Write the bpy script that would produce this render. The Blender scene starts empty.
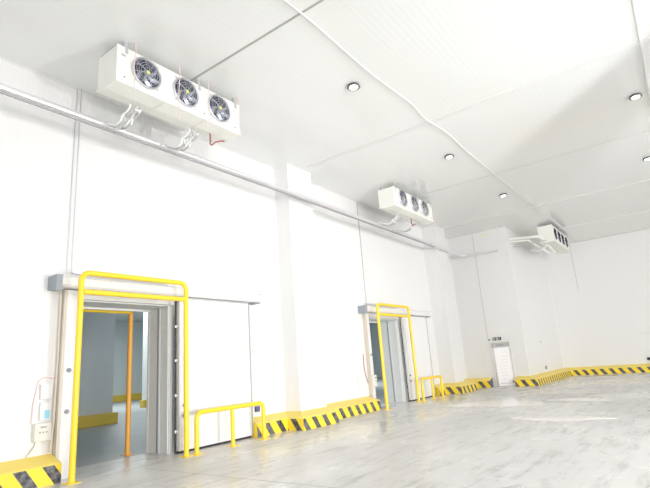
import bpy, bmesh, math, random
from mathutils import Vector, Matrix
random.seed(7)
S = bpy.context.scene
COL = S.collection

# ------------------------------------------------------------------ camera
cam_data = bpy.data.cameras.new('camera')
cam = bpy.data.objects.new('camera', cam_data)
COL.objects.link(cam)
cam_data.sensor_width = 36.0
cam_data.lens = 484.652 / 650.0 * 36.0
cam_data.clip_end = 200
RW = ((0.79844329, 0.59772231, -0.07222435),
      (0.20191828, -0.15283035, 0.96740472),
      (0.56720131, -0.78700122, -0.24271743))      # world axes seen from the camera
M = Matrix(RW).transposed().to_4x4()
M.translation = Vector((9.5, 0.0, 1.6))
cam.matrix_world = M
S.camera = cam

# ------------------------------------------------------------------ exposure, world, lights
S.view_settings.view_transform = 'Standard'
S.view_settings.look = 'None'
S.view_settings.gamma = 1.0
S.view_settings.use_curve_mapping = False
S.view_settings.exposure = -0.26
S.cycles.max_bounces = 10
S.cycles.diffuse_bounces = 8
S.cycles.glossy_bounces = 4

W = bpy.data.worlds.new('world')
S.world = W
W.use_nodes = True
W.node_tree.nodes['Background'].inputs[0].default_value = (0.9, 0.95, 1.0, 1)
W.node_tree.nodes['Background'].inputs[1].default_value = 1.0

def area(name, loc, target, sx, sy, power, color=(1, 1, 1)):
    d = bpy.data.lights.new(name, 'AREA')
    d.shape = 'RECTANGLE'
    d.size, d.size_y, d.energy, d.color = sx, sy, power, color
    o = bpy.data.objects.new(name, d)
    COL.objects.link(o)
    o.location = loc
    o.rotation_euler = (Vector(target) - Vector(loc)).to_track_quat('-Z', 'Y').to_euler()
    return o

# fill lights added behind and right of the camera, work light by added column
area('fill_rear', (9.0, -9.4, 2.6), (8.0, 4, -2.0), 16, 4.6, 620, (0.97, 0.99, 1))
area('fill_right', (31.3, 18.5, 3.0), (15, 19, -3.0), 27, 4.6, 2900, (1, 0.99, 0.987))
wd = bpy.data.lights.new('work_light', 'SPOT')
wd.energy, wd.shadow_soft_size = 2900, 0.09
wd.spot_size, wd.spot_blend = math.radians(150), 1.0
wo = bpy.data.objects.new('work_light', wd)
COL.objects.link(wo)
wo.location = (14.0, 7.3, 1.3)
wo.rotation_euler = (Vector((0.0, 14.5, 2.2)) - wo.location).to_track_quat('-Z', 'Y').to_euler()
area('fill_right', (30.0, -4.0, 3.0), (3.0, 24.6, 2.5), 12, 4.6, 2300, (1, 0.972, 0.957)).data.spread = math.radians(95)  # added fill aimed at the white block
# added fill lights that brighten the neighbouring cold room
area('cold_room_fill', (-19.0, 17.0, 6.2), (-19.0, 17.0, 0), 6, 10, 1250, (0.92, 0.98, 1.0))
area('cold_room_fill', (-5.0, 15.0, 6.2), (-7.0, 12.0, 0), 3, 10, 520, (0.88, 0.95, 1.0))

area('cold_room_fill', (-8.0, 34.0, 6.2), (-10.0, 34.0, 0), 6, 10, 2200, (0.88, 0.95, 1.0))

# ------------------------------------------------------------------ materials
def new_mat(name):
    m = bpy.data.materials.new(name)
    m.use_nodes = True
    return m, m.node_tree, m.node_tree.nodes['Principled BSDF']

def mat(name, color, rough=0.5, metal=0.0, noise=0.03, nscale=6.0, bump=0.0, bscale=60.0, emis=None, spec=None):
    m, nt, b = new_mat(name)
    N, L = nt.nodes, nt.links
    tc = N.new('ShaderNodeTexCoord')
    nz = N.new('ShaderNodeTexNoise')
    nz.inputs['Scale'].default_value = nscale
    nz.inputs['Detail'].default_value = 4
    L.new(tc.outputs['Object'], nz.inputs['Vector'])
    mx = N.new('ShaderNodeMixRGB')
    mx.inputs[1].default_value = (*[c * (1 - noise) for c in color], 1)
    mx.inputs[2].default_value = (*[min(1, c * (1 + noise)) for c in color], 1)
    L.new(nz.outputs['Fac'], mx.inputs[0])
    L.new(mx.outputs[0], b.inputs['Base Color'])
    b.inputs['Roughness'].default_value = rough
    b.inputs['Metallic'].default_value = metal
    if spec is not None:
        b.inputs['Specular IOR Level'].default_value = spec
    if bump:
        n2 = N.new('ShaderNodeTexNoise')
        n2.inputs['Scale'].default_value = bscale
        L.new(tc.outputs['Object'], n2.inputs['Vector'])
        bp = N.new('ShaderNodeBump')
        bp.inputs['Strength'].default_value = bump
        bp.inputs['Distance'].default_value = 0.01
        L.new(n2.outputs['Fac'], bp.inputs['Height'])
        L.new(bp.outputs[0], b.inputs['Normal'])
    if emis:
        b.inputs['Emission Color'].default_value = (*color, 1)
        b.inputs['Emission Strength'].default_value = emis
    return m

def panel_mat(name, color, rough, axis, period, strength, seam=1.15, spec=0.5):
    """white insulated sheet-metal panel: shallow ribs along one axis plus thin seams"""
    m, nt, b = new_mat(name)
    N, L = nt.nodes, nt.links
    ge = N.new('ShaderNodeNewGeometry')
    sp = N.new('ShaderNodeSeparateXYZ')
    L.new(ge.outputs['Position'], sp.inputs[0])
    src = None
    if axis == 'XY':       # vertical ribs on walls of either direction
        ad = N.new('ShaderNodeMath'); ad.operation = 'ADD'
        L.new(sp.outputs[0], ad.inputs[0]); L.new(sp.outputs[1], ad.inputs[1])
        src = ad.outputs[0]
    else:
        src = sp.outputs['XYZ'.index(axis)]
    mu = N.new('ShaderNodeMath'); mu.operation = 'MULTIPLY'; mu.inputs[1].default_value = 2 * math.pi / period
    L.new(src, mu.inputs[0])
    si = N.new('ShaderNodeMath'); si.operation = 'SINE'; L.new(mu.outputs[0], si.inputs[0])
    bp = N.new('ShaderNodeBump'); bp.inputs['Strength'].default_value = strength; bp.inputs['Distance'].default_value = 0.004
    L.new(si.outputs[0], bp.inputs['Height'])
    L.new(bp.outputs[0], b.inputs['Normal'])
    # seams
    dv = N.new('ShaderNodeMath'); dv.operation = 'DIVIDE'; dv.inputs[1].default_value = seam; L.new(src, dv.inputs[0])
    fr = N.new('ShaderNodeMath'); fr.operation = 'FRACT'; L.new(dv.outputs[0], fr.inputs[0])
    lt = N.new('ShaderNodeMath'); lt.operation = 'LESS_THAN'; lt.inputs[1].default_value = 0.010 / seam; L.new(fr.outputs[0], lt.inputs[0])
    nz = N.new('ShaderNodeTexNoise'); nz.inputs['Scale'].default_value = 0.6; nz.inputs['Detail'].default_value = 3
    L.new(ge.outputs['Position'], nz.inputs['Vector'])
    mx = N.new('ShaderNodeMixRGB')
    mx.inputs[1].default_value = (*[c * 0.98 for c in color], 1); mx.inputs[2].default_value = (*color, 1)
    L.new(nz.outputs['Fac'], mx.inputs[0])
    m2 = N.new('ShaderNodeMixRGB'); m2.inputs[2].default_value = (*[c * 0.95 for c in color], 1)
    L.new(lt.outputs[0], m2.inputs[0]); L.new(mx.outputs[0], m2.inputs[1])
    L.new(m2.outputs[0], b.inputs['Base Color'])
    b.inputs['Roughness'].default_value = rough
    b.inputs['Specular IOR Level'].default_value = spec
    return m

WALL = panel_mat('white_wall_panel', (0.81, 0.81, 0.81), 0.42, 'XY', 0.10, 0.20, 1.15, 0.35)
CEIL = panel_mat('white_ceiling_panel', (0.82, 0.83, 0.828), 0.13, 'X', 0.12, 0.10, 0.96, 0.5)
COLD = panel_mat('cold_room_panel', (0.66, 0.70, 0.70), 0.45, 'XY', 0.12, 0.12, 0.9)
REVEAL = mat('door_tunnel_lining', (0.74, 0.76, 0.75), 0.35, 0.0)
WHITE = mat('white_powder_coat', (0.78, 0.78, 0.78), 0.4)
UNIT = mat('evaporator_casing', (0.83, 0.835, 0.79), 0.42)
TRIMW = mat('white_trim', (0.76, 0.76, 0.76), 0.35)
SEAMG = mat('grey_sealant', (0.42, 0.42, 0.41), 0.6)
ALU = mat('aluminium', (0.78, 0.78, 0.80), 0.28, 0.85)
CLAD = mat('pipe_cladding', (0.82, 0.81, 0.83), 0.30, 0.55, 0.02, 3, 0.15, 30)
GALV = mat('galvanised_steel', (0.62, 0.63, 0.65), 0.40, 0.7)
GREY = mat('grey_plastic', (0.30, 0.33, 0.37), 0.5)
LGREY = mat('light_grey_plastic', (0.74, 0.73, 0.68), 0.5)
DARK = mat('black_rubber', (0.03, 0.03, 0.035), 0.6)
BLADE = mat('fan_blade_metal', (0.42, 0.44, 0.52), 0.30, 0.5)
WELL = mat('fan_well', (0.055, 0.06, 0.10), 0.6)
WIRE = mat('guard_wire', (0.62, 0.63, 0.66), 0.35, 0.6)
LABELY = mat('yellow_hub_label', (0.85, 0.78, 0.08), 0.5)
YEL = mat('yellow_paint', (0.95, 0.66, 0.035), 0.35, 0.0, 0.05, 3)
ORG = mat('amber_and_shaded_yellow', (0.74, 0.36, 0.05), 0.4)  # indicator amber; on the guard posts it stands for yellow in shade
PINK = mat('pink_cord', (0.78, 0.60, 0.58), 0.7)
RED = mat('red_cable', (0.32, 0.05, 0.07), 0.5)
BLUE = mat('blue_sticker', (0.30, 0.66, 0.82), 0.5)
PVC = mat('white_pvc', (0.86, 0.86, 0.84), 0.35)
LENS = mat('lamp_lens', (1.0, 0.98, 0.95), 0.3, emis=6.0)
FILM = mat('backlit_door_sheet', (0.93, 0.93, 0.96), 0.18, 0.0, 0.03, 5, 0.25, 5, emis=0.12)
HDR = mat('grey_header_plate', (0.50, 0.50, 0.50), 0.45)
FADED = mat('faded_yellow_print', (0.80, 0.80, 0.55), 0.6)

def kerb_mat():
    m, nt, b = new_mat('hazard_stripes')
    N, L = nt.nodes, nt.links
    uv = N.new('ShaderNodeUVMap')
    sp = N.new('ShaderNodeSeparateXYZ'); L.new(uv.outputs[0], sp.inputs[0])
    k = N.new('ShaderNodeMath'); k.operation = 'MULTIPLY_ADD'; k.inputs[1].default_value = 0.75
    L.new(sp.outputs[1], k.inputs[0]); L.new(sp.outputs[0], k.inputs[2])
    d = N.new('ShaderNodeMath'); d.operation = 'DIVIDE'; d.inputs[1].default_value = 0.45; L.new(k.outputs[0], d.inputs[0])
    f = N.new('ShaderNodeMath'); f.operation = 'FRACT'; L.new(d.outputs[0], f.inputs[0])
    lt = N.new('ShaderNodeMath'); lt.operation = 'LESS_THAN'; lt.inputs[1].default_value = 0.44; L.new(f.outputs[0], lt.inputs[0])
    top = N.new('ShaderNodeMath'); top.operation = 'LESS_THAN'; top.inputs[1].default_value = 0.30; L.new(sp.outputs[1], top.inputs[0])
    mul = N.new('ShaderNodeMath'); mul.operation = 'MULTIPLY'; L.new(lt.outputs[0], mul.inputs[0]); L.new(top.outputs[0], mul.inputs[1])
    tc = N.new('ShaderNodeTexCoord')
    nz = N.new('ShaderNodeTexNoise'); nz.inputs['Scale'].default_value = 9; nz.inputs['Detail'].default_value = 5; nz.inputs['Roughness'].default_value = 0.7
    L.new(tc.outputs['Object'], nz.inputs['Vector'])
    y = N.new('ShaderNodeMixRGB'); y.inputs[1].default_value = (0.90, 0.66, 0.03, 1); y.inputs[2].default_value = (0.98, 0.74, 0.06, 1)
    L.new(nz.outputs['Fac'], y.inputs[0])
    bl = N.new('ShaderNodeMixRGB'); bl.inputs[1].default_value = (0.025, 0.025, 0.03, 1); bl.inputs[2].default_value = (0.19, 0.19, 0.21, 1)
    rp = N.new('ShaderNodeMapRange'); rp.inputs['From Min'].default_value = 0.38; rp.inputs['From Max'].default_value = 0.62
    L.new(nz.outputs['Fac'], rp.inputs['Value']); L.new(rp.outputs[0], bl.inputs[0])
    # dust that has settled on the sloping top of the kerb
    isTop = N.new('ShaderNodeMath'); isTop.operation = 'GREATER_THAN'; isTop.inputs[1].default_value = 0.31; L.new(sp.outputs[1], isTop.inputs[0])
    ds = N.new('ShaderNodeMath'); ds.operation = 'MULTIPLY'; ds.inputs[1].default_value = 0.35; L.new(isTop.outputs[0], ds.inputs[0])
    yd = N.new('ShaderNodeMixRGB'); yd.inputs[2].default_value = (0.85, 0.72, 0.36, 1)
    L.new(ds.outputs[0], yd.inputs[0]); L.new(y.outputs[0], yd.inputs[1])
    mx = N.new('ShaderNodeMixRGB'); L.new(mul.outputs[0], mx.inputs[0]); L.new(yd.outputs[0], mx.inputs[1]); L.new(bl.outputs[0], mx.inputs[2])
    L.new(mx.outputs[0], b.inputs['Base Color'])
    b.inputs['Roughness'].default_value = 0.5
    return m
KERB = kerb_mat()

def floor_mat():
    m, nt, b = new_mat('polished_concrete')
    N, L = nt.nodes, nt.links
    ge = N.new('ShaderNodeNewGeometry')
    def noise(scale, vec, det=5, rough=0.6):
        mp = N.new('ShaderNodeMapping'); mp.inputs['Scale'].default_value = vec
        L.new(ge.outputs['Position'], mp.inputs['Vector'])
        n = N.new('ShaderNodeTexNoise'); n.inputs['Scale'].default_value = scale; n.inputs['Detail'].default_value = det
        n.inputs['Roughness'].default_value = rough
        L.new(mp.outputs[0], n.inputs['Vector'])
        return n.outputs['Fac']
    def rng(v, a, c, lo=0.0, hi=1.0):
        r = N.new('ShaderNodeMapRange'); r.inputs['From Min'].default_value = a; r.inputs['From Max'].default_value = c
        r.inputs['To Min'].default_value = lo; r.inputs['To Max'].default_value = hi
        L.new(v, r.inputs['Value']); return r.outputs[0]
    def mix(f, a, c):
        x = N.new('ShaderNodeMixRGB')
        L.new(f, x.inputs[0])
        for i, v in ((1, a), (2, c)):
            if isinstance(v, tuple): x.inputs[i].default_value = (*v, 1)
            else: L.new(v, x.inputs[i])
        return x.outputs[0]
    big = noise(0.5, (1, 0.6, 1))
    streak = noise(2.2, (2.2, 0.35, 1), 6, 0.7)
    cross = noise(3.0, (0.5, 2.4, 1), 5, 0.7)
    c1 = mix(rng(big, 0.3, 0.7), (0.63, 0.625, 0.61), (0.73, 0.725, 0.71))
    c2 = mix(rng(streak, 0.50, 0.72), c1, (0.40, 0.395, 0.38))
    c3 = mix(rng(cross, 0.58, 0.80), c2, (0.88, 0.88, 0.87))
    L.new(c3, b.inputs['Base Color'])
    wet = noise(0.55, (1.0, 0.55, 1), 3, 0.5)
    L.new(rng(wet, 0.42, 0.62, 0.42, 0.16), b.inputs['Roughness'])
    bp = N.new('ShaderNodeBump'); bp.inputs['Strength'].default_value = 0.15; bp.inputs['Distance'].default_value = 0.01
    L.new(streak, bp.inputs['Height']); L.new(bp.outputs[0], b.inputs['Normal'])
    return m
FLOOR = floor_mat()
WATER = mat('shallow_water', (0.90, 0.86, 0.82), 0.06, 0.0, 0.02, 2, 0.03, 6)
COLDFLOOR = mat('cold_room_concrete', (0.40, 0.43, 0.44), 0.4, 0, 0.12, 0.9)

# ------------------------------------------------------------------ mesh helpers
class MB:
    def __init__(s):
        s.bm = bmesh.new()
    def box(s, lo, hi):
        (x0, y0, z0), (x1, y1, z1) = lo, hi
        v = [s.bm.verts.new(p) for p in ((x0,y0,z0),(x1,y0,z0),(x1,y1,z0),(x0,y1,z0),(x0,y0,z1),(x1,y0,z1),(x1,y1,z1),(x0,y1,z1))]
        for f in ((0,3,2,1),(4,5,6,7),(0,1,5,4),(1,2,6,5),(2,3,7,6),(3,0,4,7)):
            s.bm.faces.new([v[i] for i in f])
        return s
    def prism(s, pts, vec):
        """closed polygon pts extruded by vec"""
        vec = Vector(vec)
        a = [s.bm.verts.new(p) for p in pts]
        c = [s.bm.verts.new(Vector(p) + vec) for p in pts]
        n = len(pts)
        s.bm.faces.new(a[::-1]); s.bm.faces.new(c)
        for i in range(n):
            s.bm.faces.new((a[i], a[(i+1) % n], c[(i+1) % n], c[i]))
        return s
    def tube(s, pts, r, n=12, cap=True):
        pts = [Vector(p) for p in pts]
        rings = []
        t0 = (pts[1] - pts[0]).normalized()
        up = Vector((0, 0, 1)) if abs(t0.z) < 0.9 else Vector((1, 0, 0))
        u = t0.cross(up).normalized()
        for i, p in enumerate(pts):
            if i == 0: t = t0
            elif i == len(pts) - 1: t = (pts[-1] - pts[-2]).normalized()
            else: t = ((pts[i] - pts[i-1]).normalized() + (pts[i+1] - pts[i]).normalized()).normalized()
            u = (u - t * u.dot(t)).normalized()
            w = t.cross(u)
            rings.append([s.bm.verts.new(p + (u * math.cos(a) + w * math.sin(a)) * r) for a in [2 * math.pi * k / n for k in range(n)]])
        for a, c in zip(rings, rings[1:]):
            for k in range(n):
                s.bm.faces.new((a[k], a[(k+1) % n], c[(k+1) % n], c[k]))
        if cap:
            s.bm.faces.new(rings[0][::-1]); s.bm.faces.new(rings[-1])
        return s
    def lathe(s, o, axis, prof, n=28, close=False):
        """prof = [(radius, distance along axis)]"""
        o = Vector(o); ax = Vector(axis).normalized()
        up = Vector((0, 0, 1)) if abs(ax.z) < 0.9 else Vector((1, 0, 0))
        u = ax.cross(up).normalized(); w = ax.cross(u)
        rings = []
        for r, h in prof:
            rings.append([s.bm.verts.new(o + ax * h + (u * math.cos(2*math.pi*k/n) + w * math.sin(2*math.pi*k/n)) * max(r, 1e-4)) for k in range(n)])
        for a, c in zip(rings, rings[1:]):
            for k in range(n):
                s.bm.faces.new((a[k], a[(k+1) % n], c[(k+1) % n], c[k]))
        if close:
            a, c = rings[-1], rings[0]
            for k in range(n):
                s.bm.faces.new((a[k], a[(k+1) % n], c[(k+1) % n], c[k]))
        else:
            s.bm.faces.new(rings[0][::-1]); s.bm.faces.new(rings[-1])
        return s
    def build(s, name, m, parent=None, bevel=0.0, smooth=True, origin=None):
        bmesh.ops.recalc_face_normals(s.bm, faces=s.bm.faces)
        if origin is not None:
            bmesh.ops.translate(s.bm, verts=s.bm.verts, vec=-Vector(origin))
        me = bpy.data.meshes.new(name)
        s.bm.to_mesh(me); s.bm.free()
        if smooth:
            for p in me.polygons: p.use_smooth = True
            try: me.set_sharp_from_angle(angle=math.radians(35))
            except Exception: pass
        me.materials.append(m)
        o = bpy.data.objects.new(name, me)
        COL.objects.link(o)
        if origin is not None: o.location = origin
        if parent is not None: o.parent = parent
        if bevel:
            b = o.modifiers.new('bevel', 'BEVEL'); b.width = bevel; b.segments = 2; b.limit_method = 'ANGLE'
        return o

def tag(o, label=None, cat=None, group=None, kind=None):
    if label: o['label'] = label
    if cat: o['category'] = cat
    if group: o['group'] = group
    if kind: o['kind'] = kind
    return o

def empty(name, loc=(0, 0, 0)):
    o = bpy.data.objects.new(name, None)
    COL.objects.link(o); o.location = loc; o.empty_display_size = 0.2
    return o

def copy_tree(o, parent=None):
    c = o.copy(); COL.objects.link(c); c.parent = parent
    for ch in list(o.children):
        copy_tree(ch, c)
    return c

def arc(p0, p1, p2, r, n=7):
    """rounded corner at p1 between p0 and p2"""
    p0, p1, p2 = Vector(p0), Vector(p1), Vector(p2)
    a = (p0 - p1).normalized(); b = (p2 - p1).normalized()
    half = a.angle(b) / 2
    d = r / math.tan(half)
    s, e = p1 + a * d, p1 + b * d
    c = p1 + (a + b).normalized() * (r / math.sin(half))
    out = []
    for i in range(n + 1):
        t = i / n
        v = (s - c).lerp(e - c, t).normalized() * r
        out.append(c + v)
    return out

def struct(o, label=None, cat=None):
    return tag(o, label, cat, kind='structure')

# ------------------------------------------------------------------ room
H = 7.75           # ceiling height
DY = 10.72         # distance between the two identical door bays
O0, O1, OH = 4.74, 6.90, 3.20     # first opening (y0, y1, height)
T = 0.75           # wall thickness
P0, P1 = O0 + DY, O1 + DY + 0.10

fl = MB().box((-T, -10, -0.2), (32, 32.5, 0)).build('floor', FLOOR, smooth=False)
struct(fl, 'pale grey streaked concrete floor of the hall', 'floor')
ce = MB().box((-T, -10, H), (32, 32.5, H + 0.2)).build('ceiling', CEIL, smooth=False)
struct(ce, 'white glossy ribbed panel ceiling', 'ceiling')

wl = MB()
wl.box((-T, -10, 0), (0, O0, H)).box((-T, O0, OH), (0, O1, H)).box((-T, O1, 0), (0, P0, H))
wl.box((-T, P0, OH), (0, P1, H)).box((-T, P1, 0), (0, 24.6, H))
wl.box((0, 10.72, 0), (0.55, 11.90, H)).box((0, 21.3, 0), (0.70, 22.4, H))      # two pilasters
struct(wl.build('wall_left', WALL, smooth=False), 'white panel wall with two sliding doors and pilasters', 'wall')
BX, BY, FY = 3.03, 24.6, 32.25
D3 = (1.36, 2.36, 2.12)
wb = MB()
wb.box((0, BY, 0), (D3[0], BY + 0.3, H)).box((D3[0], BY, D3[2]), (D3[1], BY + 0.3, H)).box((D3[1], BY, 0), (BX, BY + 0.3, H))
wb.box((BX - 0.3, BY + 0.3, 0), (BX, FY + 0.3, H))
struct(wb.build('wall_back', WALL, smooth=False), 'white panel block that steps forward at the back left corner', 'wall')
struct(MB().box((BX, FY, 0), (32, FY + 0.3, H)).build('wall_far', WALL, smooth=False), 'white far end wall above a striped kerb', 'wall')
struct(MB().box((31.7, -10, 0), (32, FY, H)).build('wall_right', WALL, smooth=False), 'white wall right of the camera', 'wall')
struct(MB().box((0, -10.2, 0), (31.7, -9.9, H)).build('wall_rear', WALL, smooth=False), 'white wall behind the camera', 'wall')
struct(MB().box((12.74, 8.56, 0), (13.12, 8.94, H)).build('wall_shadow_blocker', WALL, smooth=False), 'added unseen column that shades a band of the ceiling', 'column')  # added out of view to block the work light across the ceiling

# neighbouring cold room seen through the doors
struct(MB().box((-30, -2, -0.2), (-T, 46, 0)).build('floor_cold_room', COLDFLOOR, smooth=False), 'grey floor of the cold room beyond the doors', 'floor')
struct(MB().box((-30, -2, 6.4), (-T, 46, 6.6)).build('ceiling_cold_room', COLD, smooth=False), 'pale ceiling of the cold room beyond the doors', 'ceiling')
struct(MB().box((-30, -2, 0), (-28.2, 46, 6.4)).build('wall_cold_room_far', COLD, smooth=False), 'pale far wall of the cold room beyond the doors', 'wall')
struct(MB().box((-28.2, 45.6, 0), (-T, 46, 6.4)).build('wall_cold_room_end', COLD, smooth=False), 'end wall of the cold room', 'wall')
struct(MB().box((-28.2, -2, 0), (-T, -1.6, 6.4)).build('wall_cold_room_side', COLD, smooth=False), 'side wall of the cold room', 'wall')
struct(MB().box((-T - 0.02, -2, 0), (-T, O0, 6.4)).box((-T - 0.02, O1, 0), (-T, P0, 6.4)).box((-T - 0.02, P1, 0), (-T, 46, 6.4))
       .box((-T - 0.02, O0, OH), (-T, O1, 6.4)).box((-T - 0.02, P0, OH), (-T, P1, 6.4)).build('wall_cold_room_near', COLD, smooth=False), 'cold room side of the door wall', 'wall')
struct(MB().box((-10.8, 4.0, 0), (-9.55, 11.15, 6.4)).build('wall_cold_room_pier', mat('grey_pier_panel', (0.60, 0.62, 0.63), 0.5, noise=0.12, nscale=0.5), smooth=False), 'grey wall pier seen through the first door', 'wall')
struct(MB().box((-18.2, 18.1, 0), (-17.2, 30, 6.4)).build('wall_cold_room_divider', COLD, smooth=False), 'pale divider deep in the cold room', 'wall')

# joint covers
def trim(n, lo, hi, m, label):
    return struct(MB().box(lo, hi).build('trim_%d' % n, m, smooth=False), label, 'trim')
trim(1, (0, -10, H - 0.025), (0.025, 24.6, H), TRIMW, 'white corner bead between left wall and ceiling')
t = MB()
t.box((0, 4.50, 3.72), (0.012, 4.60, H)); o = t.build('trim_2', TRIMW, smooth=False)
struct(o, 'white joint cover above the first door', 'trim')
MB().tube([(0.02, 4.505, 3.72), (0.02, 4.505, H)], 0.012, 8).build('bead', GALV, o)
MB().tube([(0.02, 4.595, 3.72), (0.02, 4.595, H)], 0.012, 8).build('bead', GALV, o)
SEAML = mat('light_sealant', (0.56, 0.55, 0.54), 0.6)
trim(3, (0, 15.50, 3.6), (0.012, 15.54, H), SEAMG, 'thin grey joint above the second door')
trim(4, (1.305, BY - 0.008, 2.3), (1.33, BY, H), SEAML, 'thin grey joint on the block above the small door')
trim(5, (4.60, FY - 0.008, 4.9), (4.63, FY, H), SEAML, 'thin grey joint high on the far wall')
trim(6, (0, 5.93, H - 0.008), (31.7, 5.975, H), SEAMG, 'dark joint across the ceiling nearest the camera')
BATT = mat('batten_white', (0.84, 0.84, 0.83), 0.3)
trim(7, (0, 11.37, H - 0.012), (31.7, 11.50, H), TRIMW, 'white batten across the ceiling')
trim(8, (0, 16.76, H - 0.008), (31.7, 16.80, H), mat('pale_grey_sealant', (0.62, 0.61, 0.59), 0.6), 'grey joint across the middle of the ceiling')
trim(9, (0, 22.13, H - 0.010), (31.7, 22.26, H), BATT, 'white batten across the ceiling near the back')
trim(10, (BX, 27.6, H - 0.008), (31.7, 27.66, H), BATT, 'faint joint across the ceiling at the back')
trim(11, (BX, FY - 0.02, H - 0.03), (31.7, FY, H), mat('shadow_grey_bead', (0.66, 0.65, 0.63), 0.6), 'grey bead between far wall and ceiling')
trim(12, (9.86, -10, H - 0.03), (9.90, FY, H), WHITE, 'straight white conduit along the ceiling at right')

# ------------------------------------------------------------------ doors
def cold_door(name, y0, w, label):
    R = struct(empty(name, (0, y0, 0)), label, 'sliding door')
    def P(mb, n, m, par=None, **k):
        return mb.build(n, m, par or R, **k)
    # jambs and head
    P(MB().box((0.0, -0.05, 0), (0.08, 0.0, OH)), 'jamb_return', REVEAL, smooth=False)
    P(MB().box((0, -0.24, 0), (0.13, -0.05, 3.36)).box((0.0, -0.05, OH), (0.13, 0.0, 3.36)).box((0, w, 0), (0.10, w + 0.30, 3.36)).box((0, 0, OH), (0.13, w, 3.36)), 'frame', WHITE, bevel=0.006)
    P(MB().box((0.0, -0.30, 0), (0.14, -0.245, 3.36)), 'edge_trim', mat('beige_gasket', (0.62, 0.57, 0.50), 0.6), smooth=False)
    # tunnel lining: the reveal seen on the far side, with its joint strips
    P(MB().box((-T - 0.05, w - 0.02, 0), (0.0, w, OH)).box((-T - 0.05, 0, 0), (0.0, 0.02, OH)).box((-T - 0.05, 0.02, OH - 0.02), (0, w - 0.02, OH)), 'reveal', REVEAL, smooth=False)
    for x, wd, m in ((-T - 0.04, 0.06, WHITE), (-0.42, 0.035, GREY), (-0.36, 0.035, WHITE), (-0.06, 0.05, WHITE)):
        P(MB().box((x - wd/2, w - 0.035, 0), (x + wd/2, w - 0.02, OH - 0.02)), 'joint_strip', m, smooth=False)
    P(MB().box((-T - 0.03, 0.02, OH - 0.06), (-T + 0.03, w - 0.02, OH - 0.02)), 'head_strip', WHITE, smooth=False)
    # leading edge: chrome channel with bolts
    ch = P(MB().box((0.10, w - 0.01, 0.02), (0.17, w + 0.05, 3.30)), 'edge_channel', ALU, smooth=False)
    P(MB().box((0.17, w - 0.005, 0.02), (0.185, w + 0.035, 3.30)), 'gasket', DARK, smooth=False)
    for z in (0.45, 1.20, 1.95, 2.70):
        MB().lathe((0.17, w + 0.02, z), (1, 0, 0), [(0.035, 0), (0.035, 0.03), (0.018, 0.035), (0.018, 0.06)], 14).build('bolt', GALV, ch)
    # sliding panel
    a, b = w + 0.06, w + 2.22
    pn = P(MB().box((0.14, a, 0.05), (0.26, b, 3.33)), 'panel', WHITE, bevel=0.01)
    MB().box((0.10, b - 0.07, 0.05), (0.275, b + 0.0, 3.33)).build('edge_profile', TRIMW, pn, bevel=0.004)
    MB().box((0.12, b + 0.002, 0.05), (0.285, b + 0.035, 3.33)).build('gasket', SEAMG, pn, smooth=False)
    MB().box((0.02, w + 0.31, 3.345), (0.18, b + 0.1, 3.375)).build('shadow_gap', SEAMG, pn, smooth=False)
    MB().box((0.10, a, 0.008), (0.24, b, 0.05)).build('bottom_seal', DARK, pn, smooth=False)
    for z in (0.77, 0.98):
        MB().lathe((0.26, a + 0.12, z), (1, 0, 0), [(0.04, 0), (0.04, 0.02), (0.022, 0.024), (0.022, 0.05)], 14).build('sensor', GREY, pn)
    # track beam
    y1, y2 = -0.45, w + 2.66
    tb = P(MB().prism([(0.02, y1, 3.38), (0.30, y1, 3.38), (0.34, y1, 3.42), (0.34, y1, 3.56), (0.30, y1, 3.60), (0.02, y1, 3.60)], (0, y2 - y1, 0)), 'track_beam', TRIMW, smooth=False)
    MB().box((0.0, y1 + 0.3, 3.70), (0.10, w + 0.15, 3.73)).build('rail', ALU, tb, smooth=False)
    MB().box((0.20, a, 3.331), (0.275, b, 3.36)).build('hanger_rail', GALV, tb, smooth=False)
    MB().prism([(0.0, y1 - 0.11, 3.34), (0.34, y1 - 0.11, 3.30), (0.35, y1 - 0.11, 3.60), (0.0, y1 - 0.11, 3.60)], (0, 0.109, 0)).build('end_cap', GREY, tb, smooth=False)
    MB().prism([(0.02, y2 + 0.001, 3.36), (0.34, y2 + 0.001, 3.38), (0.34, y2 + 0.001, 3.62), (0.02, y2 + 0.001, 3.60)], (0, 0.04, 0)).build('end_plate', LGREY, tb, smooth=False)
    MB().box((0.04, y2 - 0.25, 3.352), (0.33, y2 - 0.02, 3.378)).build('roller_stop', GREY, tb, smooth=False)
    for yy in (0.5, 1.4, 2.2, 3.4):
        MB().box((0.341, yy, 3.42), (0.345, yy + 0.008, 3.60)).build('cover_joint', mat('pale_joint', (0.72, 0.68, 0.62), 0.6), tb, smooth=False)
    # indicator lamp and left side closers
    P(MB().box((0.10, w + 0.06, 2.86), (0.15, w + 0.11, 2.98)), 'indicator', ORG, smooth=False)
    for z in (1.86, 1.38 - 0.25):
        c = P(MB().lathe((0.13, -0.15, z), (1, 0, 0), [(0.04, 0), (0.04, 0.03), (0.02, 0.035), (0.02, 0.06)], 14), 'closer', GREY)
    return R
cold_door('door_1', O0, O1 - O0, 'first white sliding cold room door standing open, nearest the camera')
cold_door('door_2', P0, P1 - P0, 'second white sliding cold room door further along the left wall')

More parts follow.
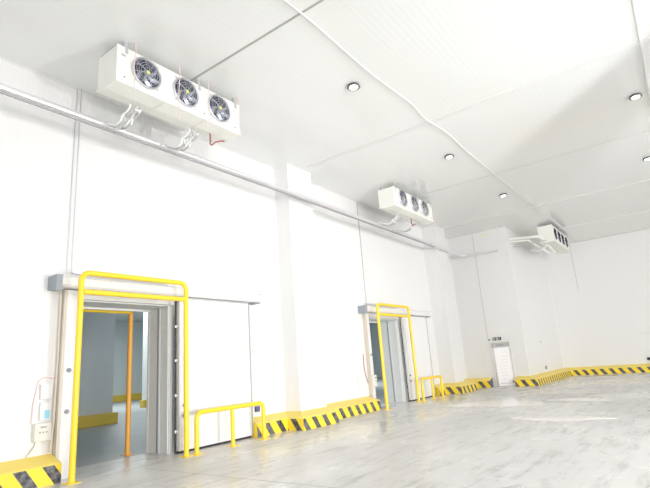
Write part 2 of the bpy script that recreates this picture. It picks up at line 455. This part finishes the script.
# small white personnel door in the block
d3 = struct(empty('door_3', (D3[0], BY, 0)), 'small white door with a grey header plate at the back', 'door')
w3, h3 = D3[1] - D3[0], D3[2]
MB().box((0, -0.03, 0), (0.05, 0.2, h3)).box((w3 - 0.05, -0.03, 0), (w3, 0.2, h3)).box((0.05, -0.03, h3 - 0.05), (w3 - 0.05, 0.2, h3)).build('frame', LGREY, d3, bevel=0.004)
MB().box((0.05, 0.0, h3 - 0.27), (w3 - 0.05, 0.05, h3 - 0.05)).build('header_plate', HDR, d3, smooth=False)
MB().box((0.30, -0.004, h3 - 0.19), (0.66, -0.001, h3 - 0.13)).build('header_text_strip', GREY, d3, smooth=False)
dl = MB().box((0.05, 0.04, 0.02), (w3 - 0.05, 0.10, h3 - 0.27)).build('door_leaf', FILM, d3, smooth=False)
for k in range(8):
    MB().box((0.34 + k * 0.010, 0.030, 0.35 + k * 0.15), (0.62 + k * 0.022, 0.0395, 0.365 + k * 0.15)).build('sheet_fold', TRIMW, dl, smooth=False)
MB().box((0.05, 0.028, 0.02), (0.16, 0.0395, h3 - 0.27)).build('kick_strip', ALU, dl, smooth=False)
MB().box((w3 - 0.14, 0.0, 0.16), (w3 - 0.10, 0.039, 0.26)).build('handle', DARK, dl, smooth=False)
MB().box((0.28, 0.030, 0.13), (0.76, 0.0395, 0.155)).build('bottom_rail', GALV, dl, smooth=False)

# ------------------------------------------------------------------ hazard kerbs
PROF = [(0.42, 0.0), (0.42, 0.30), (0.39, 0.325), (0.0, 0.445), (0.0, 0.0)]   # (offset from wall, height)
def kerb(path, side, label, sc=1.0, group=None, z=0.0, ph=0.0):
    """sweep the kerb profile along a wall line; side = +1 if the room is to the right of the path"""
    path = [Vector((p[0], p[1])) for p in path]
    n = len(path)
    dirs = [(path[i+1] - path[i]).normalized() for i in range(n - 1)]
    nor = [Vector((d.y, -d.x)) * side for d in dirs]
    offs = []
    for i in range(n):
        if i == 0: o = nor[0]
        elif i == n - 1: o = nor[-1]
        else:
            b = (nor[i-1] + nor[i]).normalized(); o = b / b.dot(nor[i])
        offs.append(o)
    bm = bmesh.new()
    uvl = bm.loops.layers.uv.new('UVMap')
    prof = [(a * sc, h * (0.9 + 0.1 * sc)) for a, h in PROF]
    org = Vector((path[0].x, path[0].y, 0))
    arcL = 0.0
    for i in range(n - 1):
        seg = (path[i+1] - path[i]).length
        A = [(path[i] + offs[i] * a, h) for a, h in prof]
        B = [(path[i+1] + offs[i+1] * a, h) for a, h in prof]
        va = [bm.verts.new((p.x, p.y, h + z)) for p, h in A]
        vb = [bm.verts.new((p.x, p.y, h + z)) for p, h in B]
        for k in range(len(prof) - 1):
            f = bm.faces.new((va[k], va[k+1], vb[k+1], vb[k]))
            for lp in f.loops:
                co = Vector((lp.vert.co.x, lp.vert.co.y))
                u = arcL + ph + (co - path[i]).dot(dirs[i])
                j = (va if lp.vert in va else vb).index(lp.vert)
                v = 0.5 if k >= 1 else prof[j][1] * 0.93
                lp[uvl].uv = (u, v)
        if i == 0:
            f = bm.faces.new(va[::-1])
            for lp in f.loops: lp[uvl].uv = (0.12, 0.2)
        if i == n - 2:
            f = bm.faces.new(vb)
            for lp in f.loops: lp[uvl].uv = (arcL + seg, 0.2)
        arcL += seg
    bmesh.ops.recalc_face_normals(bm, faces=bm.faces)
    for v in bm.verts: v.co -= org
    me = bpy.data.meshes.new('hazard_kerb'); bm.to_mesh(me); bm.free()
    me.materials.append(KERB)
    o = bpy.data.objects.new('hazard_kerb', me); COL.objects.link(o)
    o.location = org
    return tag(o, label, 'kerb', 'black and yellow striped kerbs along the walls')
kerb([(0.0, 0.0), (0.0, 4.42)], 1, 'striped kerb at the lower left corner, left of the first door', ph=0.19)
kerb([(0.0, 9.17), (0.0, 10.72), (0.55, 10.72), (0.55, 11.90)], 1, 'striped kerb from the near guard rail round the first pilaster', 0.95)
kerb([(0.0, 11.91), (0.0, 15.10)], 1, 'striped kerb section standing just left of the second door', 1.1)
kerb([(0.0, 20.1), (0.0, 21.3), (0.70, 21.3), (0.70, 22.4), (0.0, 22.4), (0.0, 24.6), (1.25, 24.6)], 1, 'striped kerb wrapping the second pilaster up to the small door')
kerb([(2.42, BY), (BX, BY), (BX, FY), (14.0, FY)], 1, 'long striped kerb from the small door round the corner along the far wall')
YK = mat('yellow_kerb_paint', (0.70, 0.50, 0.07), 0.55)
def plain_kerb(lo, hi, label):
    tag(MB().box(lo, hi).build('yellow_kerb', YK, bevel=0.03, smooth=False), label, 'kerb', 'plain yellow kerbs in the cold room')
plain_kerb((-9.549, 4.0, 0.0), (-9.20, 11.20, 0.42), 'plain yellow kerb at the foot of the grey pier seen through the first door')
plain_kerb((-28.199, 12, 0.0), (-27.8, 30, 0.5), 'plain yellow kerb at the foot of the cold room far wall')
plain_kerb((-17.199, 17.30, 0.0), (-16.8, 30, 0.42), 'plain yellow kerb beside the pale divider at the right of the first doorway')

# ------------------------------------------------------------------ yellow door guards
def foot(par, x, y, m=YEL):
    MB().box((x - 0.11, y - 0.11, 0.0), (x + 0.11, y + 0.11, 0.012)).build('base_plate', m, par, smooth=False)
def goal(y0, y1, x, label, m=YEL, h=3.60, name='door_guard_frame', double=True, r=0.052, grp='yellow tubular guard frames round the doors'):
    R = tag(empty(name, (x, (y0 + y1) / 2, 0)), label, 'guard frame', grp)
    a, b = y0 - (y0 + y1) / 2, y1 - (y0 + y1) / 2
    pts = [(0, a, 0)] + arc((0, a, 0), (0, a, h), (0, b, h), 0.16) + arc((0, a, h), (0, b, h), (0, b, 0), 0.16) + [(0, b, 0)]
    MB().tube(pts, r, 16).build('hoop', m, R)
    if double:
        MB().tube([(0, a + r * 0.9, h - 0.36), (0, b - r * 0.9, h - 0.36)], r * 0.95, 14).build('crossbar', m, R)
    foot(R, 0, a, m); foot(R, 0, b, m)
    return R
goal(4.46, 6.80, 0.70, 'tall yellow tube guard frame in front of the first door')
goal(15.08, 17.50, 0.72, 'tall yellow tube guard frame in front of the second door', h=3.60)
R = tag(empty('door_guard_frame', (-1.02, 5.42, 0)), 'yellow guard frame, its posts coloured as if in shade, seen through the first door', 'guard frame')
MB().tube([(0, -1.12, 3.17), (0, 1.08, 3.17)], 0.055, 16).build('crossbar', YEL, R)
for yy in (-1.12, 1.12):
    MB().tube([(0, yy, 0), (0, yy, 3.20)], 0.055, 16).build('post', ORG, R)  # shade on the yellow posts is put into their colour
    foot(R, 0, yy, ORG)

def guard_rail(y0, y1, x, label):
    R = tag(empty('guard_rail', (x, (y0 + y1) / 2, 0)), label, 'guard rail', 'low yellow guard rails beside the open door panels')
    a, b = y0 - (y0 + y1) / 2, y1 - (y0 + y1) / 2
    h = 0.83
    pts = [(0, a, 0)] + arc((0, a, 0), (0, a, h), (0, b, h), 0.13) + arc((0, a, h), (0, b, h), (0, b, 0), 0.13) + [(0, b, 0)]
    MB().tube(pts, 0.05, 16).build('hoop', YEL, R)
    MB().tube([(0, (a + b) / 2, 0), (0, (a + b) / 2, h - 0.045)], 0.047, 14).build('middle_post', YEL, R)
    foot(R, 0, a); foot(R, 0, b); foot(R, 0, (a + b) / 2)
guard_rail(7.02, 9.04, 0.76, 'low yellow guard rail beside the first open door panel')
guard_rail(17.80, 19.62, 0.78, 'low yellow guard rail beside the second door panel')

# ------------------------------------------------------------------ evaporator units
def fan(par, x, y, z, r, open_front=False):
    f = MB().lathe((x - 0.02, y, z), (1, 0, 0), [(r * 1.06, 0.0), (r * 1.06, 0.035 if open_front else 0.055), (r * 0.99, 0.04 if open_front else 0.075), (r * 0.93, 0.035 if open_front else 0.055), (r * 0.93, 0.0)], 36, close=True).build('fan_ring', WIRE, par)
    MB().lathe((x + 0.001, y, z), (1, 0, 0), [(r * 0.935, 0.0), (r * 0.935, 0.006)], 36).build('fan_well', WELL, f)
    bl = MB()
    ph = random.uniform(0, 6.28)
    for k in range(6):
        a0 = ph + k * math.pi / 3
        prev = None
        for i in range(6):
            rr = r * (0.2 + 0.70 * i / 5)
            half = 0.24 - 0.02 * i
            tw = 0.16 * i
            row = []
            for s_, dx in ((-1, -0.018), (1, 0.020)):
                a = a0 + tw + s_ * half
                row.append(bl.bm.verts.new((x + 0.030 + dx, y + rr * math.cos(a), z + rr * math.sin(a))))
                row.append(bl.bm.verts.new((x + 0.034 + dx, y + rr * math.cos(a), z + rr * math.sin(a))))
            if prev:
                for q in ((0, 2), (1, 3)):
                    bl.bm.faces.new((prev[q[0]], prev[q[1]], row[q[1]], row[q[0]]))
                bl.bm.faces.new((prev[0], prev[1], row[1], row[0]))
                bl.bm.faces.new((prev[2], prev[3], row[3], row[2]))
            prev = row
    bl.build('blades', WELL if open_front else BLADE, f)
    if open_front: return
    hb = MB().lathe((x - 0.02, y, z), (1, 0, 0), [(r * 0.24, 0), (r * 0.24, 0.06), (r * 0.18, 0.085)], 20).build('hub', GREY, f)
    MB().box((x + 0.066, y - r * 0.09, z - r * 0.08), (x + 0.070, y + r * 0.09, z + r * 0.10)).build('hub_label', LABELY, hb, smooth=False)
    g = MB()
    for q in (0.32, 0.50, 0.66, 0.82):
        g.lathe((x + 0.066, y, z), (1, 0, 0), [(r*q + 0.003, 0), (r*q + 0.003, 0.005), (r*q - 0.003, 0.005), (r*q - 0.003, 0)], 30, close=True)
    for k in range(8):
        a = k * math.pi / 4 + 0.3
        g.tube([(x + 0.069, y + r * 0.2 * math.cos(a), z + r * 0.2 * math.sin(a)), (x + 0.064, y + r * 1.0 * math.cos(a), z + r * 1.0 * math.sin(a))], 0.004, 6)
    g.build('guard', WIRE, f)
    for a in (0.8, 2.35, 3.93, 5.5):
        MB().tube([(x + 0.02, y + r * 0.98 * math.cos(a), z + r * 0.98 * math.sin(a)), (x + 0.02, y + r * 1.22 * math.cos(a), z + r * 1.22 * math.sin(a))], 0.012, 8).build('clip', GALV, f)

def evaporator(x0, x1, y0, L, z0, z1, ys, label, r=0.30, open_front=False):
    R = tag(empty('evaporator_unit', ((x0 + x1) / 2, y0 + L / 2, z0)), label, 'cooling unit', 'white evaporator units hung under the ceiling')
    ox, oy, oz = R.location
    X0, X1, A, B, Z = x0 - ox, x1 - ox, -L / 2, L / 2, z1 - z0
    cas = MB().box((X0, A, 0.07), (X1 - 0.02, B, Z)).build('casing', UNIT, R, bevel=0.008)
    fp = MB()
    # front plate with round fan openings is closed by the fan wells; folded edges give it depth
    fp.box((X1 - 0.0199, A - 0.006, 0.075), (X1, B + 0.006, Z + 0.004))
    fp.build('front_panel', UNIT, R, bevel=0.005)
    MB().prism([(X0 - 0.03, A - 0.012, 0.045), (X0 - 0.03, A - 0.012, 0.069), (X1 + 0.012, A - 0.012, 0.069), (X1 + 0.012, A - 0.012, 0.0), (X0 + 0.3, A - 0.012, -0.012)], (0, L + 0.024, 0)).build('drip_tray', UNIT, R, smooth=False)
    for q in (1/3, 2/3):
        MB().box((X0, A + L*q - 0.005, -0.016), (X1, A + L*q + 0.005, -0.0125)).build('tray_seam', LGREY, R, smooth=False)
    MB().box((X1, A + 0.255, 0.085), (X1 + 0.003, A + 0.262, Z - 0.01)).build('panel_seam', LGREY, R, smooth=False)
    MB().box((X1, A + 0.08, Z - 0.20), (X1 + 0.004, A + 0.17, Z - 0.15)).build('rating_plate', GALV, R, smooth=False)
    for yy in (A + 0.15, A + L * 0.66, B - 0.15):
        MB().lathe((X1, yy, 0.14), (1, 0, 0), [(0.018, 0), (0.018, 0.01)], 10).build('screw', GREY, R)
    # hanging brackets up to the ceiling
    for yy in (A + 0.18, A + L * 0.62, B - 0.12):
        br = MB().box((X1 - 0.02, yy - 0.03, Z - 0.12), (X1 + 0.012, yy + 0.03, Z + 0.02)).box((X1 - 0.05, yy - 0.035, Z), (X1 - 0.02, yy + 0.035, H - z0))
        br.build('hanging_bracket', GALV, R, smooth=False)
        MB().box((X0, yy - 0.03, Z), (X0 + 0.04, yy + 0.03, H - z0)).build('hanging_bracket', GALV, R, smooth=False)
    MB().box((X0 + 0.08, A - 0.004, Z - 0.012), (X1 - 0.06, A - 0.001, Z - 0.002)).build('top_flange', GREY, R, smooth=False)
    for yy in ys:
        fan(R, X1, A + yy, 0.42 if z1 - z0 < 0.85 else 0.46, r, open_front)
    return R
evaporator(1.50, 2.15, 4.17, 3.02, 6.84, 7.60, (0.60, 1.51, 2.40), 'large white three-fan cooling unit at upper left, above the first door')
evaporator(1.48, 2.10, 14.62, 3.20, 6.86, 7.58, (0.67, 1.60, 2.48), 'white three-fan cooling unit above the second door, middle of the picture')
evaporator(4.30, 4.98, 25.65, 4.0, 6.76, 7.62, (0.62, 1.50, 2.40, 3.30), 'small distant white cooling unit facing right beside the far corner', 0.31, True)

# pink cords hanging in front of the units
def cord(x, y, z0, z1, label):
    pts = [(x + 0.006 * math.sin(k * 1.3), y + 0.012 * math.sin(k * 1.7), z1 + (z0 - z1) * k / 6) for k in range(7)]
    tag(MB().tube(pts, 0.009, 6).build('hanging_cord', PINK, origin=(x, y, z1)), label, 'cord', 'thin pink cords hanging in front of the cooling units')
for y, z0, lab in ((4.47, 6.70, 'left of its first fan'), (5.46, 6.50, 'across its middle fan'), (6.20, 6.70, 'between its middle and last fan'), (7.10, 6.50, 'at its far end')):
    cord(2.24, y, z0, H, 'thin pink cord on the large near cooling unit, ' + lab)
cord(2.19, 17.75, 6.6, H, 'thin pink cord hanging at the far end of the cooling unit above the second door')

# ------------------------------------------------------------------ pipe run along the wall
def pipe_run():
    R = tag(empty('insulated_pipe', (0.80, 10, 6.66)), 'long silver clad pipe running high along the left wall', 'pipe')
    ox, oy, oz = R.location
    def q(p): return (p[0] - ox, p[1] - oy, p[2] - oz)
    pts = [(0.80, -9.5, 6.68), (0.80, 10, 6.66)] + arc((0.80, 10, 6.66), (0.80, 24.15, 6.58), (2.62, 24.15, 6.54), 0.25) + [(2.62, 24.15, 6.54)]
    MB().tube([q(p) for p in pts], 0.072, 16).build('main_pipe', CLAD, R)
    pts2 = [(0.86, -9.5, 6.56), (0.86, 10, 6.54)] + [(0.86, 20.5, 6.50)]
    MB().tube([q(p) for p in pts2], 0.026, 10).build('drain_pipe', mat('grey_drain_pipe', (0.38, 0.36, 0.38), 0.4, 0.3), R)
    for y in (-1.5, 2.6, 6.0, 9.4, 13.2, 16.6, 20.2):
        z = 6.66
        b = MB().tube([(0.0, y, z + 0.40), (0.80, y, z)], 0.014, 6).box((0.0, y - 0.04, z + 0.34), (0.012, y + 0.04, z + 0.46))
        b.tube([(0.88, y, z - 0.13), (0.88, y, z)], 0.009, 6)
        for v in b.bm.verts: v.co -= Vector((ox, oy, oz))
        b.build('pipe_bracket', GALV, R, smooth=False)
pipe_run()
# pipe leaving the block towards the far unit
R = tag(empty('branch_pipe', (3.9, 25.4, 6.9)), 'white branch pipe leaving the block corner towards the far cooling unit', 'pipe')
def rel(pts, o): return [(p[0] - o[0], p[1] - o[1], p[2] - o[2]) for p in pts]
o_ = (3.9, 25.4, 6.9)
MB().tube(rel([(3.03, 24.9, 7.14)] + arc((3.03, 24.9, 7.14), (4.45, 25.05, 7.0), (4.55, 27.6, 6.55), 0.15) + [(4.55, 27.6, 6.55)], o_), 0.07, 12).build('pipe', PVC, R)
MB().tube(rel([(3.03, 25.05, 7.02)] + arc((3.03, 25.05, 7.02), (3.9, 25.2, 6.95), (4.30, 27.4, 6.52), 0.12) + [(4.30, 27.4, 6.52)], o_), 0.05, 10).build('pipe', PVC, R)
MB().box((3.03 - o_[0], 25.4 - o_[1], 6.80 - o_[2]), (4.7 - o_[0], 25.46 - o_[1], 6.84 - o_[2])).build('bracket', GALV, R, smooth=False)

# pipe drops between each unit and the main pipe
def drop(x, y, z, label, n=4, sc=1.0, red=False):
    R = tag(empty('pipe_drop', (x, y, z)), label, 'pipes', 'white pipe tails under the cooling units')
    for k in range(n):
        oy = (k - (n - 1) / 2) * 0.075
        j = 0.05 * math.sin(k * 2.1)
        pts = [(0.12, oy, -0.012), (0.12, oy + 0.01, -0.06), (0.06 + j, oy - 0.01, -0.14), (-0.06, oy - 0.04 - j, -0.19), (-0.10 + j, oy - 0.05, -0.30), (-0.30, oy - 0.05, -0.33 - j), (-0.62, oy - 0.04, -0.17)]
        sm = []
        for i in range(len(pts) - 1):
            for t in (0, 0.33, 0.66):
                sm.append(tuple(pts[i][c] * (1 - t) + pts[i+1][c] * t for c in range(3)))
        sm.append(pts[-1])
        MB().tube(sm, 0.026 if k % 2 else 0.018, 10).build('pipe_tail', PVC if k % 2 == 0 else GALV, R)
    MB().lathe((0.18, 0.0, -0.12), (0, 1, 0), [(0.04, -0.05), (0.04, 0.05)], 14).build('valve', ALU, R)
    return R
drop(1.50, 4.88, 6.84, 'white pipe tails under the near cooling unit, closer to the camera')
drop(1.50, 6.30, 6.84, 'white pipe tails under the near cooling unit, beside the dark red cable')
drop(1.50, 15.75, 6.88, 'white pipe tails under the left part of the cooling unit above the second door')
drop(1.50, 17.05, 6.88, 'white pipe tails under the right part of the cooling unit above the second door')
drop(4.36, 26.2, 6.76, 'cluster of valves under the small distant cooling unit', 5)
MB_ = MB().tube([(1.75, 6.66, 6.84), (1.74, 6.67, 6.70), (1.72, 6.68, 6.60), (1.74, 6.72, 6.58), (1.78, 6.78, 6.66), (1.84, 6.88, 6.70), (1.88, 6.96, 6.71)], 0.016, 8)
tag(MB_.build('loose_cable', RED, origin=(1.75, 6.66, 6.84)), 'dark red cable end dangling under the near cooling unit', 'cable', 'dark red cable ends under cooling units')
MB_ = MB().tube([(1.75, 16.55, 6.88), (1.74, 16.56, 6.66), (1.76, 16.60, 6.56), (1.80, 16.75, 6.66)], 0.018, 8)
tag(MB_.build('loose_cable', RED, origin=(1.75, 16.55, 6.88)), 'dark red cable end dangling under the cooling unit above the second door', 'cable', 'dark red cable ends under cooling units')

# ------------------------------------------------------------------ ceiling lamps and cables
def lamp(x, y, label):
    R = tag(empty('ceiling_lamp', (x, y, H - 0.065)), label, 'ceiling lamp', 'small round lamps hung under the ceiling')
    MB().lathe((0, 0, 0), (0, 0, 1), [(0.115, 0.012), (0.14, 0.0), (0.15, 0.01), (0.14, 0.05), (0.12, 0.064)], 28).build('housing', mat('lamp_housing', (0.13, 0.13, 0.125), 0.5), R)
    MB().lathe((0, 0, 0), (0, 0, 1), [(0.095, -0.004), (0.095, 0.011)], 28).build('lens', LENS, R)
lamp(4.47, 8.55, 'round ceiling lamp nearest the camera, right of the near cooling unit')
lamp(4.50, 14.0, 'round ceiling lamp above and right of the second cooling unit')
lamp(4.56, 19.35, 'round ceiling lamp furthest back, in front of the white block')
lamp(9.57, 14.0, 'round ceiling lamp at the right edge inside the darker ceiling band')

lamp(9.50, 19.4, 'round ceiling lamp cut by the right edge, behind the darker ceiling band')
pts = []
for x, y in ((5.0, -6), (5.05, -2), (5.06, 2), (5.06, 5.0), (5.08, 6.2), (5.04, 7.6), (5.03, 8.6), (5.07, 9.5), (5.09, 10.3), (5.01, 11.2), (5.11, 12.4), (5.06, 14), (5.06, 16), (5.08, 19), (5.10, 22.1), (5.12, 26), (5.12, 32.2)):
    pts.append((x, y, H - 0.024))
sm = []
for i in range(len(pts) - 1):
    p0 = pts[max(i-1, 0)]; p1 = pts[i]; p2 = pts[i+1]; p3 = pts[min(i+2, len(pts)-1)]
    for t in (0, .25, .5, .75):
        sm.append(tuple(0.5*((2*p1[c]) + (-p0[c]+p2[c])*t + (2*p0[c]-5*p1[c]+4*p2[c]-p3[c])*t*t + (-p0[c]+3*p1[c]-3*p2[c]+p3[c])*t**3) for c in range(3)))
sm.append(pts[-1])
tag(MB().tube(sm, 0.019, 10).build('ceiling_cable', TRIMW, origin=(5.0, 5.5, H)), 'wavy white cable running along the ceiling from the camera to the far wall', 'cable')

# ------------------------------------------------------------------ small things on the walls
def control_box(x, y0, y1, z0, z1, label):
    R = tag(empty('control_box', (x, (y0 + y1) / 2, z0)), label, 'control box', 'pale control boxes beside the doors')
    w = (y1 - y0) / 2; h = z1 - z0
    MB().box((0, -w, 0), (0.11, w, h)).build('casing', LGREY, R, bevel=0.01)
    MB().box((0.1101, -0.05, h * 0.74), (0.115, 0.05, h * 0.82)).build('display', GREY, R, smooth=False)
    for k in (-1, 0, 1):
        MB().lathe((0.11, k * 0.055, h * 0.5), (1, 0, 0), [(0.014, 0), (0.014, 0.012)], 12).build('button', SEAMG, R)
    return R
control_box(0.0, 4.08, 4.36, 0.68, 0.98, 'pale beige control box on the wall left of the first door')
control_box(0.13, 15.19, 15.40, 0.75, 1.15, 'pale control box on the frame of the second door')
def junction(y0, y1, z0, z1, d, name, label, m=WHITE, x=0.0, cat='junction box'):
    return tag(MB().box((x, y0, z0), (x + d, y1, z1)).build(name, m, bevel=0.008, origin=None), label, cat)
junction(4.16, 4.36, 1.38, 1.64, 0.07, 'junction_box', 'small white junction box above the beige control box')
s_ = junction(4.17, 4.34, 1.02, 1.33, 0.06, 'socket_box', 'white socket box with a blue sticker beside the first door')
MB().box((0.0601, 4.24, 1.05), (0.063, 4.33, 1.19)).build('sticker', BLUE, s_, smooth=False)['label'] = 'pale blue sticker'
MB_ = MB().tube([(0.02, 4.40, 1.74), (0.02, 4.22, 1.76), (0.02, 4.12, 1.70), (0.02, 4.09, 1.50), (0.02, 4.06, 1.30), (0.02, 4.05, 0.99)], 0.010, 8)
tag(MB_.build('wall_cable', PINK), 'thin pinkish cable looping over the junction boxes left of the first door', 'cable')
MB_ = MB().tube([(0.03, 4.14, 0.68), (0.03, 4.11, 0.60), (0.03, 4.04, 0.50), (0.05, 3.98, 0.46)], 0.008, 8)
tag(MB_.build('wall_cable', SEAMG), 'short grey cable hanging below the beige control box', 'cable')
MB_ = MB().tube([(0.05, 4.41, 3.3), (0.05, 4.42, 2.0), (0.05, 4.41, 1.0), (0.05, 4.38, 0.47)], 0.022, 8)
tag(MB_.build('wall_conduit', mat('beige_conduit', (0.66, 0.60, 0.52), 0.6)), 'beige conduit running up beside the first door frame', 'conduit')
junction(9.50, 9.66, 0.56, 0.70, 0.05, 'switch_box', 'small dark blue switch box behind the near guard rail', mat('dark_blue_plastic', (0.10, 0.10, 0.22), 0.5), cat='switch')
MB_ = MB().box((0, 9.50, 2.05), (0.03, 9.52, 2.17)).box((0, 9.50, 2.05), (0.03, 9.72, 2.065))
tag(MB_.build('wall_hook', LGREY, smooth=False), 'small pale angle bracket on the wall right of the first door panel', 'hook')
MB_ = MB().tube([(0.02, 14.98, 1.9), (0.03, 14.94, 1.5), (0.03, 14.99, 1.2), (0.04, 15.1, 0.9)], 0.014, 8)
tag(MB_.build('wall_cable', mat('dull_pink_cable', (0.45, 0.25, 0.28), 0.6)), 'dark pinkish cable beside the frame of the second door', 'cable')
for y, z in ((14.45, 1.0), (14.45, 0.72)):
    junction(y, y + 0.22, z, z + 0.2, 0.05, 'junction_box', 'small white box on the wall left of the second door, %s of two' % ('upper' if z > 0.9 else 'lower'))

# on the block and far wall
for x, s in ((1.66, 'left'), (1.90, 'right')):
    R = tag(empty('spot_lamp', (x, BY, 2.26)), 'small black lamp above the small door, %s one of the pair' % s, 'lamp', 'pair of small black lamps above the small door')
    MB().box((-0.07, -0.09, -0.06), (0.07, 0, 0.08)).build('housing', DARK, R, bevel=0.01)
    MB().lathe((0, -0.09, 0.01), (0, -1, 0), [(0.045, 0), (0.04, 0.012)], 14).build('lens', GALV, R)
tag(MB().box((1.34, BY - 0.04, 2.20), (1.41, BY, 2.29)).build('door_sensor', GREY, bevel=0.006), 'tiny grey sensor at the top left corner of the small door', 'sensor')
MB_ = MB().box((0.93, BY - 0.012, 0.47), (0.945, BY, 2.22)).box((0.93, BY - 0.012, 2.205), (1.32, BY, 2.22))
tag(MB_.build('cable_channel', LGREY, smooth=False), 'thin pale cable channel left of the small door', 'conduit')
R = tag(empty('faded_notice', (2.0, BY - 0.004, 7.52)), 'faded yellowish printed patch high on the white block', 'sign')
for k in (-1, 1):
    MB().box((k * 0.11 - 0.09, 0, -0.05), (k * 0.11 + 0.09, 0.003, 0.05)).build('print', FADED, R, smooth=False)
tag(MB().box((BX, 27.75, 0.58), (BX + 0.06, 27.95, 0.76)).build('socket', GREY, bevel=0.006), 'tiny grey socket low on the block side above the kerb', 'socket')
tag(MB().box((BX, 27.65, 1.93), (BX + 0.03, 27.75, 2.06)).build('wall_button', LGREY, bevel=0.004), 'tiny pale button on the side of the white block', 'button')
tag(MB().box((7.10, FY - 0.025, 2.02), (7.75, FY, 2.05)).build('wall_rail', LGREY, smooth=False), 'thin grey horizontal strip on the far wall at the right edge', 'strip')
tag(MB().box((7.28, FY - 0.10, 0.62), (7.62, FY, 0.76)).build('wall_box', DARK, bevel=0.01), 'small dark box low on the far wall at the right edge', 'box')

# floor: shallow puddles and a saw-cut joint
def puddle(cx, cy, rx, ry, label, seed):
    rnd = random.Random(seed)
    mb = MB(); n = 36
    ph = [rnd.uniform(0, 6.28) for _ in range(4)]
    pts = []
    for k in range(n):
        a = 2 * math.pi * k / n
        f = 1 + 0.20 * math.sin(2*a + ph[0]) + 0.14 * math.sin(3*a + ph[1]) + 0.09 * math.sin(5*a + ph[2])
        pts.append((rx * f * math.cos(a), ry * f * math.sin(a), 0.0))
    mb.prism(pts, (0, 0, 0.004))
    o = mb.build('puddle', WATER, smooth=False); o.location = (cx, cy, 0)
    tag(o, label, 'puddle', 'shallow puddles on the concrete floor')
puddle(3.95, 16.6, 1.15, 1.1, 'shiny puddle on the floor reflecting the small white door', 3)
puddle(6.3, 17.4, 0.9, 0.4, 'long thin puddle on the floor right of the door reflection', 5)
puddle(6.6, 12.9, 0.9, 0.35, 'shiny wet patch in the middle of the floor', 8)
tag(MB().box((0.9, 5.70, 0.0), (19.5, 5.712, 0.002)).build('trim_13', SEAMG, smooth=False), 'thin saw-cut joint across the floor', 'trim', kind='structure')
